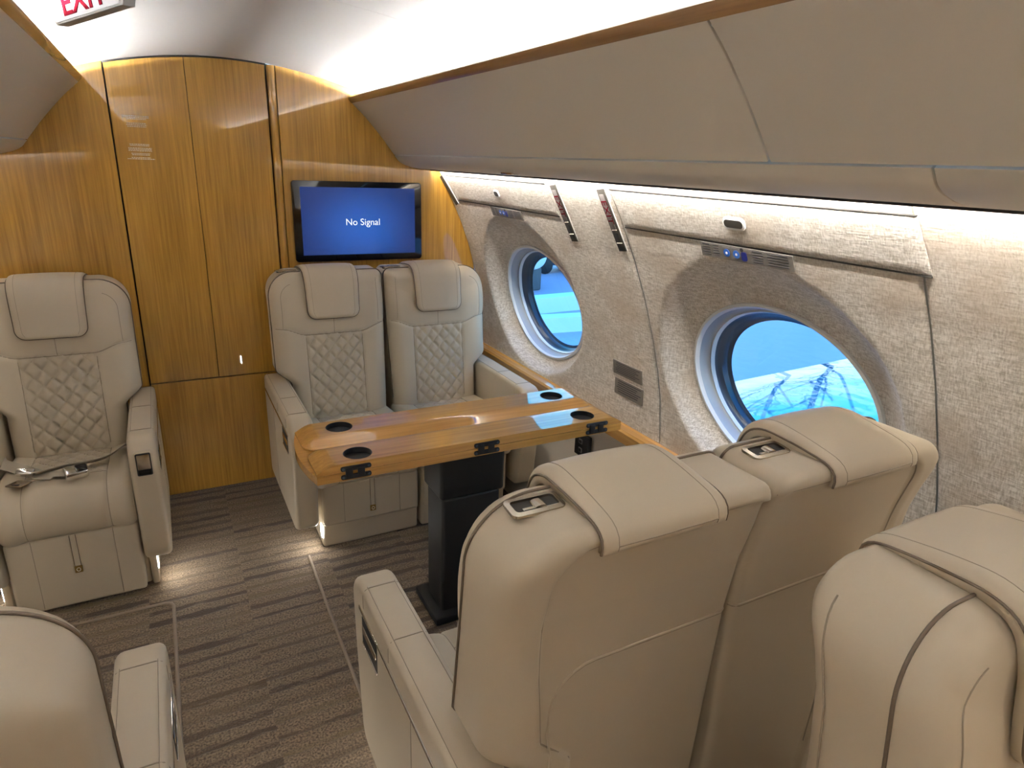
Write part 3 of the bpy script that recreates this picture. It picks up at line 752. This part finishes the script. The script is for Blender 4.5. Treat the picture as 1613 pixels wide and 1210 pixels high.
def flap(root):
    path = smooth_path([(.373, .858), (.384, .92), (.394, .985), (.410, 1.028), (.440, 1.045), (.49, 1.047), (.545, 1.045), (.578, 1.040), (.592, 1.028), (.592, 1.010)], 7)
    n = len(path); d = np.gradient(path, axis=0); d /= np.linalg.norm(d, axis=1)[:, None]; nr = np.stack([-d[:, 1], d[:, 0]], 1)   # outward
    if nr[len(nr)//2, 1] < 0: nr = -nr
    sl = np.concatenate([[0], np.cumsum(np.linalg.norm(np.diff(path, axis=0), axis=1))])
    # nonuniform refinement of the front end
    ss = np.concatenate([[0, .0008, .003, .006, .010, .015, .021, .028], np.linspace(.036, sl[-1]-.012, 44), sl[-1]-np.array([.008, .005, .003, .001, 0])])
    py = np.interp(ss, sl, path[:, 0]); pz = np.interp(ss, sl, path[:, 1]); ny_ = np.interp(ss, sl, nr[:, 0]); nz_ = np.interp(ss, sl, nr[:, 1])
    w0 = .106+.006*sstep(ss, 0, .25); rc = .034
    ins = rc-np.sqrt(np.maximum(rc*rc-np.clip(rc-ss, 0, rc)**2, 0)); W = w0-ins
    off = np.array([0, .0007, .0025, .0055, .010, .016])/.22
    t = np.concatenate([off, np.linspace(.1, .9, 20), 1-off[::-1]])*2-1
    X = W[:, None]*t[None, :]
    e = np.minimum(W[:, None]-np.abs(X), np.minimum(ss, sl[-1]-ss)[:, None]+0*X)
    u = np.abs(X)-(w0-rc)[:, None]; v = rc-ss[:, None]
    e = np.where((u > 0) & (v > 0), rc-np.sqrt(np.maximum(u*u+v*v, 0)), e); e = np.clip(e, 0, None)
    rf = .014; q = np.clip(e/rf, 0, 1); tp = (1-.55*sstep(ss, sl[-1]*.55, sl[-1]*.95))[:, None]; th = (.010+.013*np.sqrt(np.maximum(1-(1-q)**2, 0))+.004*(1-(X/.11)**2))*tp
    O = np.stack([X, py[:, None]+ny_[:, None]*th, pz[:, None]+nz_[:, None]*th], -1)
    I = np.stack([X, py[:, None]-ny_[:, None]*.004+0*X, pz[:, None]-nz_[:, None]*.004+0*X], -1)
    f = slab('headrest_flap', O, I, 'leather', root)
    for jj, sg in ((0, -1), (len(t)-1, 1)):
        P = O[:, jj, :]; tube('piping', [tuple(p+np.array([sg*.001, 0, 0])) for p in P], .0021, 'piping', f, seg=6)
    P = O[0, :, :]; tube('piping', [tuple(p) for p in P], .0022, 'piping', f, seg=5)
    # stitched line along both sides
    for sg in (1, -1):
        j = 6 if sg < 0 else len(t)-7
        tube('seam', [tuple(p) for p in O[4:-3, j, :]], .0008, 'seam', f, seg=4)
    P = O[-6, 6:-6, :]; tube('seam', [tuple(p) for p in P], .0008, 'seam', f, seg=4)
    return f

def cushion(root, xl, xr):
    path = smooth_path([(.40, .425), (.30, .436), (.18, .446), (.08, .452), (.015, .440), (-.030, .400), (-.043, .345), (-.030, .295), (.0, .275)], 9)
    d = np.gradient(path, axis=0); d /= np.linalg.norm(d, axis=1)[:, None]; nr = np.stack([d[:, 1], -d[:, 0]], 1)
    if nr[10, 1] < 0: nr = -nr
    off = np.array([0, .0007, .0025, .0055, .010, .016, .023, .030]); wd = xr-xl
    t = np.concatenate([off, np.linspace(.036, wd-.036, 66), wd-off[::-1]]); X = xl+t
    # refine along the path
    sl = np.concatenate([[0], np.cumsum(np.linalg.norm(np.diff(path, axis=0), axis=1))]); ss = np.linspace(0, sl[-1], 110)
    py = np.interp(ss, sl, path[:, 0]); pz = np.interp(ss, sl, path[:, 1]); ny_ = np.interp(ss, sl, nr[:, 0]); nz_ = np.interp(ss, sl, nr[:, 1])
    XX = np.repeat(X[None, :], len(ss), 0); SS = np.repeat(ss[:, None], len(X), 1)
    e = np.minimum(XX-xl, xr-XX); rf = .028; q = np.clip(e/rf, 0, 1); dr = rf*(1-np.sqrt(np.maximum(1-(1-q)**2, 0)))
    PY = np.repeat(py[:, None], len(X), 1); cx = (xl+xr)/2
    ax = np.abs(XX-cx); qm = (1-sstep(ax, .113, .121))*(1-sstep(-PY, -.085, -.075))
    u = (XX-cx)/.054+SS/.062; v = (XX-cx)/.054-SS/.062; du = np.abs(u-np.round(u)); dv = np.abs(v-np.round(v))
    h = qm*(.007*(1-np.exp(-(np.minimum(du, dv)/.13)**1.3))-.006)-.004*np.exp(-((ax-.118)/.005)**2)
    h = h+.006*sstep(ax, .12, .16)*(1-qm)
    O = np.stack([XX, PY+ny_[:, None]*(h-dr), pz[:, None]+nz_[:, None]*(h-dr)], -1)
    I = np.stack([XX, np.clip(PY, .03, .4)+.0*XX, np.full_like(XX, .285)], -1)
    c = slab('seat_cushion', O, I, 'leather', root)
    for sg in (-1, 1):
        j = int(np.argmin(np.abs(X-(cx+sg*.118)))); tube('seam', [tuple(p) for p in O[2:-2, j, :]], .0015, 'seam', c, seg=5)
    i = int(np.argmin(np.abs(py-.080)+(pz < .4)*1)); jl = int(np.argmin(np.abs(X-(cx-.118)))); jr = int(np.argmin(np.abs(X-(cx+.118))))
    tube('seam', [tuple(p) for p in O[i, jl:jr+1, :]], .0015, 'seam', c, seg=5)
    def cfn(x, sv):
        i_ = min(int(round(sv/sl[-1]*(len(ss)-1))), len(ss)-1); j_ = int(np.argmin(np.abs(X-(cx+x)))); return tuple(O[i_, j_]+np.array([0, 0, .0003]))
    s_end = float(ss[int(np.argmin(np.abs(py-.085)+(pz < .4)))])
    stitches('quilt_stitching', diamond_lines(.118, .03, s_end, .054, .062, cfn), .0010, 'stitch', c)
    for j in (2, len(X)-3): tube('piping', [tuple(p) for p in O[30:, j, :]], .0022, 'leather', c, seg=5)
    return c

def armrest(root, sg, xi, xo, control, tray, y1=.54, y0=0.0):
    """sg: side (-1 / +1), xi..xo distances from the seat centre"""
    a = empty('armrest_tmp') if False else None
    top = .60
    prof = arc(.005+y0*.6, .185, .055, 180, 270, 5)+[(y1-.02, .128), (y1, .15), (y1, .575)]
    prof += arc(y1-.02, .575, .02, 0, 90, 3)[1:]
    prof += [(.30, top), (.06, top+.001)]+arc(.005+y0, top-.072, .072, 85, 172, 9)+[(-.062+y0*.9, .40), (-.054+y0*.7, .25)]
    x0, x1 = sorted((sg*xi, sg*xo))
    body = prism('armrest', prof, 'x', x0, x1, 'leather', root, .016, 4, 60)
    xs_ = sg*xo
    def wrap(y, r=.0014):
        pts = [(sg*(xi+.001), y, .565), (sg*(xi+.001), y, top-.017), (sg*(xi+.006), y, top-.004), (sg*(xi+.016), y, top+.0006),
               (sg*(xo-.016), y, top+.0006), (sg*(xo-.006), y, top-.004), (sg*(xo-.0003), y, top-.017), (sg*(xo-.0003), y, top-.05)]
        tube('seam', pts, r, 'seam', body, seg=5)
    wrap(.035+y0); wrap(.275+y0*2.2)
    for xx in (xi+.012, xo-.012): tube('seam', [(sg*xx, y, top+.0004) for y in np.linspace(.03+y0, y1-.03, 12)], .0008, 'seam', body, seg=4)
    # bright trim line and tray hatch on the outer face
    xa, xb = sorted((sg*(xo-.002), sg*(xo+.0022)))
    rbox('trim_strip', xa, xb, y0, y1-.03, .528, .538, 'chrome', body, .001, 1)
    tube('seam', [(sg*(xo+.0002), .30, z) for z in np.linspace(.16, .525, 6)], .0010, 'seam', body, seg=4)
    if tray:
        hx0, hx1 = sorted((sg*(xo-.004), sg*(xo+.0012)))
        hd = rbox('tray_hatch', hx0, hx1, .02+y0, .135+y0, .452, .522, 'dark_gap', body, .002, 1)
        hx0, hx1 = sorted((sg*(xo-.002), sg*(xo+.0025)))
        rbox('hatch_plate', hx0, hx1, .024+y0, .131+y0, .478, .5, 'latch_metal', hd, .002, 1)
        rbox('hatch_plate', hx0, hx1, .020+y0, .135+y0, .448, .453, 'chrome', hd, .001, 1)
    if control:
        xm = sg*(xi+xo)/2
        fr0 = prism('control_panel', rrect(xm-.027, xm+.027, .470, .562, .009), 'y', -.0700, -.055, 'leather', body, .002)
        fr1 = prism('control_frame', rrect(xm-.0225, xm+.0225, .476, .556, .005), 'y', -.0712, -.060, 'black_matte', fr0, 0)
        prism('control_lid', rrect(xm-.019, xm+.019, .498, .552, .003), 'y', -.0735, -.066, 'latch_metal', fr0, .001)
        prism('control_window', rrect(xm-.018, xm+.018, .480, .496, .002), 'y', -.0722, -.066, 'black_gloss', fr0, 0)
    return body

def belt(root):
    def ribbon(name, pts, w, wdir, par):
        P = smooth_path(pts, 8); W = Vector(wdir).normalized(); V = []; f = []
        for i, p in enumerate(P):
            t = Vector(P[min(i+1, len(P)-1)]-P[max(i-1, 0)]).normalized(); wd = (W-t*W.dot(t)).normalized()*w/2; nn = t.cross(wd).normalized()*.0014
            p = Vector(p); V += [p-wd-nn, p+wd-nn, p+wd+nn, p-wd+nn]
        for i in range(len(P)-1):
            for k in range(4): f.append((i*4+k, i*4+(k+1) % 4, i*4+4+(k+1) % 4, i*4+4+k))
        f += [(0, 1, 2, 3), tuple((len(P)-1)*4+k for k in (3, 2, 1, 0))]
        return pyd(name, V, f, 'belt_web', par, 30)
    b1 = ribbon('lap_belt', [(.190, .300, .455), (.171, .246, .470), (.116, .160, .468), (.05, .135, .468), (-.011, .124, .470), (-.067, .098, .472), (-.095, .090, .474)], .044, (.35, -.75, .55), root)
    b2 = ribbon('lap_belt', [(-.215, .300, .455), (-.200, .245, .462), (-.138, .170, .464), (-.076, .100, .464), (-.03, .074, .463)], .046, (.6, .75, .15), root)
    ribbon('belt_end', [(-.045, .085, .465), (-.005, .070, .466), (.01, .060, .468)], .022, (.3, .8, .3), b2)
    def put(o, loc, e): o.data.transform(Matrix.Translation(loc) @ Euler(e).to_matrix().to_4x4())
    L1, E1 = (.035, .052, .474), (.30, .0, .22)
    bu = prism('buckle', rrect(-.034, .034, -.023, .023, .008), 'z', -.012, .014, 'chrome', b2, .004, 2); put(bu, L1, E1)
    bi = prism('buckle_lid', rrect(-.002, .031, -.018, .018, .006), 'z', .012, .0155, 'black_gloss', bu, .001); put(bi, L1, E1)
    rl = prism('belt_adjuster', rrect(-.027, .027, -.013, .013, .009), 'z', -.010, .010, 'chrome', b1, .005, 2); put(rl, (-.108, .092, .482), (.5, .1, -.15))
    L2, E2 = (-.122, .034, .468), (-.16, .05, -.45)
    tg = prism('belt_tongue', rrect(-.024, .024, -.026, .034, .004), 'z', -.002, .002, 'latch_metal', b1, .001, 1); put(tg, L2, E2)
    sl_ = prism('tongue_slot', rrect(-.011, .011, -.018, -.006, .002), 'z', .0018, .0026, 'dark_gap', tg, 0); put(sl_, L2, E2)

def latch(bk, lx):
    """belt guide set in the top roll of the back"""
    yc = .495; z0 = HZ-.0005
    lm = Matrix.Translation((lx, yc, z0)) @ Euler((-.10, 0, 0)).to_matrix().to_4x4()
    outer = rrect(-.043, .043, -.021, .021, .010); inner = rrect(-.035, .035, -.0135, .0135, .006)
    V = []; f = []; n = len(outer)
    for ring, z in ((outer, 0), (outer, .0045), (inner, .0055), (inner, -.004)): V += [(x, y, z) for x, y in ring]
    for i in range(3):
        for k in range(n): f.append((i*n+k, i*n+(k+1) % n, (i+1)*n+(k+1) % n, (i+1)*n+k))
    o = pyd('belt_guide', V, f, 'latch_metal', bk, 40); o.data.transform(lm)
    cv = prism('guide_recess', inner, 'z', -.006, .0012, 'dark_gap', o, 0); cv.data.transform(lm)
    rl = prism('guide_roller', [(.010*math.cos(a), .010*math.sin(a)*.45+.002) for a in np.linspace(0, 2*math.pi, 17)[:-1]], 'y', -.009, .009, 'latch_metal', o, .001)
    rl.data.transform(lm @ Matrix.Translation((-.006, 0, 0)))
    bar = prism('guide_bar', rrect(-.030, .002, -.0008, .0035, .0015), 'y', .004, .009, 'latch_metal', o, 0); bar.data.transform(lm @ Matrix.Translation((.02, 0, 0)))

def seat(name, label, loc, rz, armL, armR, rcl, rcr, kind, latch_x=None, control=(False, False), tray=(True, True), with_belt=False, lights=(True, True), side_seam=False, group='cream leather cabin armchairs'):
    r = empty(name, loc, rz); tag(r, label, 'armchair', group)
    B = Back(armL, armR, rcl, rcr); B.sseam = side_seam; bk = B.build(r); flap(r)
    xl = -.192 if armL else -.228; xr = .192 if armR else .228
    cushion(r, xl, xr)
    if kind == 'single':
        bl, br = -.205, .205; rbox('base', bl, br, .035, .50, 0, .27, 'leather', r, .012, 3)
        lx0, lx1, lz0 = -.188, .188, .016
    else:
        bl, br = (-.172 if armL else -.228), (.172 if armR else .228)
        rbox('base', bl, br, .0, .50, 0, .27, 'leather', r, .012, 3)
        lx0, lx1, lz0 = bl+.004, br-.004, .105
    lr = prism('leg_rest', [(p[0], p[1]) for p in rrect(lx0, lx1, lz0, .285, .012)], 'y', -.022, .04, 'leather', r, .010, 3)
    cx = (lx0+lx1)/2
    for sg in (-1, 1): tube('seam', [(cx+sg*.115, -.0224, z) for z in np.linspace(lz0+.01, .283, 6)], .0011, 'seam', lr, seg=4)
    st = rbox('pull_strap', cx-.0095, cx+.0095, -.0255, -.022, .165, .285, 'leather', lr, .001, 1)
    for sg in (-1, 1): tube('seam', [(cx+sg*.0088, -.0256, z) for z in (.166, .22, .285)], .0010, 'piping', st, seg=4)
    tgp = rbox('strap_tag', cx-.0115, cx+.0115, -.0275, -.0222, .140, .166, 'gold_tag', st, .002, 2)
    tube('tag_emblem', [(cx+.0055*math.cos(a), -.0279, .153+.0065*math.sin(a)) for a in np.linspace(0, 2*math.pi, 15)[:-1]], .0013, 'ink_white', tgp, closed=True, seg=4)
    for sg, on, i in ((-1, armL, 0), (1, armR, 1)):
        if not on: continue
        armrest(r, sg, .196, .282, control[i], tray[i], y0=(0.0 if kind == 'single' else -.048))
        bx_ = bl if sg < 0 else br
        if kind == 'single':
            sk = rbox('side_skirt', *sorted((bx_-sg*.002, bx_+sg*.022)), .02, .46, 0, .135, 'leather', r, .008, 2); fx0 = bx_+sg*.022
            if lights[i]: rbox('floor_light', *sorted((fx0-sg*.003, fx0+sg*.002)), .03, .060, .055, .112, 'lamp_white', r, .004, 2)
        else:
            fx0 = bx_
            if lights[i]: rbox('floor_light', *sorted((fx0-sg*.003, fx0+sg*.003)), -.002+.006, .030, .045, .10, 'lamp_white', r, .004, 2)
    if latch_x is not None: latch(bk, latch_x)
    if with_belt: belt(r)
    return r
Y_AFT, Y_FWD = 2.335, 1.19
seat('single_armchair', 'lone cream armchair with buckled lap belt lying on its quilted seat', (-.380, Y_AFT, 0), 0, True, True, .10, .10, 'single', None, (True, True), (True, True), True)
seat('paired_armchair', 'cream quilted armchair under the television, on the aisle side of its pair', (.604, Y_AFT, 0), 0, True, False, .10, .03, 'pair', -.165)
seat('paired_armchair', 'cream quilted armchair under the television, on the window side of its pair', (1.076, Y_AFT, 0), 0, False, True, .03, .10, 'pair', -.185, lights=(False, False))
seat('paired_armchair', 'aisle side cream armchair of the pair facing the television across the table', (.581, Y_FWD, 0), math.pi, False, True, .03, .10, 'pair', .160)
seat('paired_armchair', 'window side cream armchair of the pair facing the television across the table', (1.049, Y_FWD, 0), math.pi, True, False, .10, .03, 'pair', .165, lights=(False, False))
seat('single_armchair', 'single cream armchair facing the lone belted armchair across the carpet', (-.370, Y_FWD, 0), math.pi, True, True, .10, .10, 'single')
seat('single_armchair', 'cream armchair standing back to back with the window side armchair', (.900, -.155, 0), 0, True, True, .10, .10, 'single', side_seam=True)

# ------------------------------------------------------------------ folding table
tb = empty('folding_table', (.808, 1.80, 0)); tag(tb, 'glossy oak folding table with black cup holders on black pedestal', 'table')
def leaf(name, y0, y1, z0, z1, sides, mat, cups=()):
    """rounded slab, chamfered towards the listed sides"""
    x0, x1 = -.512, .512; cw, chh = .050, .021
    off = np.array([0, .002, .006, .012, .020, .030, .041, .050]); W = x1-x0; D = y1-y0
    u = np.concatenate([off, np.linspace(.06, W-.06, 60), W-off[::-1]]); v = np.concatenate([off[:8], np.linspace(.058, D-.058, 10), D-off[:8][::-1]])
    U, V = np.meshgrid(u, v, indexing='ij')
    inf = 9.0
    eL = U if 'l' in sides else U*0+inf; eR = W-U if 'r' in sides else U*0+inf
    e0 = V if 'f' in sides else V*0+inf; e1 = D-V if 'b' in sides else V*0+inf
    e = np.minimum(np.minimum(eL, eR), np.minimum(e0, e1)); q = np.clip(e/cw, 0, 1)
    top = z1-chh*(1-np.sin(q*math.pi/2)**1.15)
    X = x0+U; Y = y0+V
    # rounded plan corners at the inner side
    rc = .045
    for sx_ in (-1, 1):
        for sy, key in ((0, 'f'), (1, 'b')):
            if key not in sides: continue
            ex = (U if sx_ < 0 else W-U); ey = (V if sy == 0 else D-V)
            m = np.clip((rc-ey)/rc, 0, 1); ins = rc*(1-np.sqrt(np.maximum(1-m*m, 0)))*np.clip(1-ex/.2, 0, 1)
            X = X-sx_*ins
    if not sides: X = X-.022*(1-(2*V/D-1)**2)*np.clip(1-U/.15, 0, 1)
    T = np.stack([X, Y, top], -1); Bt = np.stack([X, Y, np.full_like(X, z0)], -1)
    o = slab(name, T, Bt, mat, tb, 40)
    if sides:
        o.data.materials.append(MAT['wood_edge']); ym = (lambda y: (y1-y) if 'b' in sides else (y-y0))
        for p in o.data.polygons:
            c = p.center
            if min(c.x-x0, x1-c.x, ym(c.y)) < cw-.004 or abs(p.normal.z) < .5: p.material_index = 1
    for cx, cy in cups:
        bm = bmesh.new(); bmesh.ops.create_cone(bm, cap_ends=True, segments=40, radius1=.040, radius2=.040, depth=.05, matrix=Matrix.Translation((cx, cy, z1+.009)))
        cm = bpy.data.meshes.new('c'); bm.to_mesh(cm); bm.free(); co = bpy.data.objects.new('c', cm); COL.objects.link(co); co.parent = tb
        md = o.modifiers.new('cut', 'BOOLEAN'); md.object = co; md.operation = 'DIFFERENCE'; md.solver = 'EXACT'
        bpy.context.view_layer.update()
        ev = o.evaluated_get(bpy.context.evaluated_depsgraph_get()); nm = bpy.data.meshes.new_from_object(ev)
        o.modifiers.clear(); o.data = nm; bpy.data.objects.remove(co); bpy.data.meshes.remove(cm)
        # black lining
        bm = bmesh.new(); n = 36
        rings = [(.0412, z1+.0006), (.0405, z1+.0014), (.0395, z1+.0008), (.0390, z1-.0145)]
        vs = [[bm.verts.new((cx+r*math.cos(2*math.pi*k/n), cy+r*math.sin(2*math.pi*k/n), z)) for k in range(n)] for r, z in rings]
        for i in range(3):
            for k in range(n): bm.faces.new((vs[i][k], vs[i][(k+1) % n], vs[i+1][(k+1) % n], vs[i+1][k]))
        bm.faces.new(vs[3]); bm_obj('cup_holder', bm, 'black_matte', o, 40)
    return o
ZT = .70
low = leaf('lower_leaf', -.165, .158, ZT-.052, ZT-.0275, '', 'wood_edge')
l1 = leaf('upper_leaf', -.165, -.003, ZT-.026, ZT, 'lrb', 'wood_table', ((-.385, -.110), (.385, -.112)))
l2 = leaf('upper_leaf', .003, .158, ZT-.026, ZT, 'lrf', 'wood_table', ((-.387, .100), (.388, .098)))
for hx in (-.405, .0, .41):
    h = empty('h') if False else None
    up_ = prism('hinge', rrect(hx-.043, hx+.043, ZT-.0225, ZT-.0085, .006), 'y', -.1695, -.1645, 'black_matte', tb, .001)
    lo_ = prism('hinge', rrect(hx-.043, hx+.043, ZT-.0475, ZT-.0335, .006), 'y', -.1695, -.1645, 'black_matte', tb, .001)
    for k in (-.020, .014): rbox('knuckle', hx+k-.010, hx+k+.010, -.1730, -.165, ZT-.0425, ZT-.0145, 'black_matte', up_, .002)
    for zz in (ZT-.0155, ZT-.0405):
        for k in (-.036, .036): prism('screw', [(hx+k+.0038*math.cos(a), zz+.0038*math.sin(a)) for a in np.linspace(0, 2*math.pi, 11)[:-1]], 'y', -.1706, -.169, 'gasket', up_, 0)
rbox('pedestal_head', -.115, .115, -.075, .085, .46, ZT-.053, 'black_matte', tb, .012, 3)
rbox('pedestal_column', -.105, .105, -.065, .075, .0, .462, 'black_matte', tb, .012, 3)
rbox('pedestal_foot', -.14, .14, -.10, .11, .0, .03, 'black_matte', tb, .008, 2)

# socket panel on the side console
sp_ = empty('socket_panel', (1.425, 2.0, .42)); tag(sp_, 'small black panel with two sockets under the oak ledge', 'socket panel')
rbox('panel_plate', -.008, .012, -.05, .045, -.05, .05, 'black_matte', sp_, .004)
for zz in (.018, -.02):
    s0 = prism('socket', rrect(-.012, .012, zz-.010, zz+.010, .003), 'x', -.0105, -.007, 'placard_light', sp_, 0)
    prism('socket_hole', rrect(-.008, .008, zz-.006, zz+.006, .002), 'x', -.0115, -.0085, 'dark_gap', s0, 0)

# ------------------------------------------------------------------ outside
gd = rbox('ground', -120, 120, -120, 120, -1.80, -1.75, 'apron', None, 0); tag(gd, 'pale concrete apron outside the windows', 'ground', kind='structure')
# wing: tapered planform with aerofoil section
wg = empty('aircraft_wing', (1.9, -1.5, -.35)); tag(wg, 'glossy pale aircraft wing outside the large window', 'wing')
def wing_grid(up):
    ns, nc = 14, 24; G = np.zeros((ns, nc, 3))
    for i, s_ in enumerate(np.linspace(0, 1, ns)):
        ch = 5.6*(1-s_)+3.6*s_; y0 = 5.6
        for j, c in enumerate(np.linspace(0, 1, nc)):
            th = .25*(1-.5*s_)*(2.969*math.sqrt(c)-1.26*c-3.516*c*c+2.843*c**3-1.015*c**4)*.5*.9
            G[i, j] = (s_*10.5, y0-c*ch, s_*.35+(th if up else -th*.6)-.10)
    return G
slab('wing_skin', wing_grid(True), wing_grid(False), 'wing_paint', wg, 40)
def tree(x, y, h, label, seed):
    rnd = random.Random(seed); o = empty('bare_tree', (x, y, -1.75)); tag(o, label, 'tree', 'bare trees beyond the apron')
    P = [(0, 0, 0), (rnd.uniform(-.1, .1), 0, h*.3), (rnd.uniform(-.2, .2), rnd.uniform(-.2, .2), h*.6), (rnd.uniform(-.3, .3), rnd.uniform(-.3, .3), h)]
    tube('trunk', [tuple(p) for p in smooth_path(P, 5)], .09, 'bark', o, seg=6)
    for k in range(16):
        t = rnd.uniform(.3, .95); z = h*t; a = rnd.uniform(0, 6.28); L = h*.38*(1.15-t)+.3
        p0 = (0, 0, z); p1 = (L*.5*math.cos(a), L*.5*math.sin(a), z+L*.35); p2 = (L*math.cos(a)+rnd.uniform(-.2, .2), L*math.sin(a), z+L*rnd.uniform(.5, .9))
        tube('branch', [tuple(p) for p in smooth_path([p0, p1, p2], 4)], .035, 'bark', o, seg=4)
for i, (x, y, h) in enumerate(((16, 4, 9), (17.5, 7.5, 8), (15, 11, 10), (18, 15, 9), (15.5, 19, 8.5), (19, .5, 9.5), (20, 24, 10))):
    tree(x, y, h, 'bare dark tree standing beyond the apron', 30+i)
# things on the apron beyond the forward window
for (x, y, L, h, d, a, lab) in ((8.9, 13.0, 5.0, .34, .55, 4, 'longer white low barrier on the apron, outside the forward window'), (7.1, 11.2, 1.5, .30, .50, -6, 'short white low barrier on the apron, nearer the cabin')):
    o = prism('barrier', [(-d/2, 0), (d/2, 0), (d*.42, h*.6), (d*.36, h), (-d*.36, h), (-d*.42, h*.6)], 'y', -L/2, L/2, 'outside_white', None, .02)
    o.location = (x, y, -1.75); o.rotation_euler = (0, 0, math.radians(90+a)); tag(o, lab, 'barrier')
eg = empty('jet_engine', (8.75, 15.0, -1.75)); tag(eg, 'white engine cowling on a grey stand outside the forward window', 'engine')
V_ = []; f_ = []; na = 28; prof_ = [(0, .26), (.04, .33), (.3, .42), (.8, .44), (1.4, .36), (1.8, .24)]
for (s_, r_) in prof_:
    for k in range(na): V_.append((r_*math.cos(2*math.pi*k/na), s_, .95+r_*math.sin(2*math.pi*k/na)))
for i in range(len(prof_)-1):
    for k in range(na): f_.append((i*na+k, i*na+(k+1) % na, (i+1)*na+(k+1) % na, (i+1)*na+k))
f_.append(tuple(range(na)))
pyd('cowling', V_, f_, 'outside_white', eg, 40)
rbox('stand', -.30, .30, .2, 1.5, 0, .62, 'outside_grey', eg, .05)
gp = empty('ground_cart', (11.3, 18.2, -1.75)); tag(gp, 'dark boxy ground cart behind the engine cowling', 'cart')
rbox('cart_body', -1.1, 1.1, -.6, .6, .25, 1.7, 'outside_dark', gp, .08, 2)
for wx in (-.7, .7):
    for wy in (-.55, .55): prism('wheel', [(wx+.25*math.cos(a), .25+.25*math.sin(a)) for a in np.linspace(0, 2*math.pi, 17)[:-1]], 'y', wy-.08, wy+.08, 'black_matte', gp, .01)
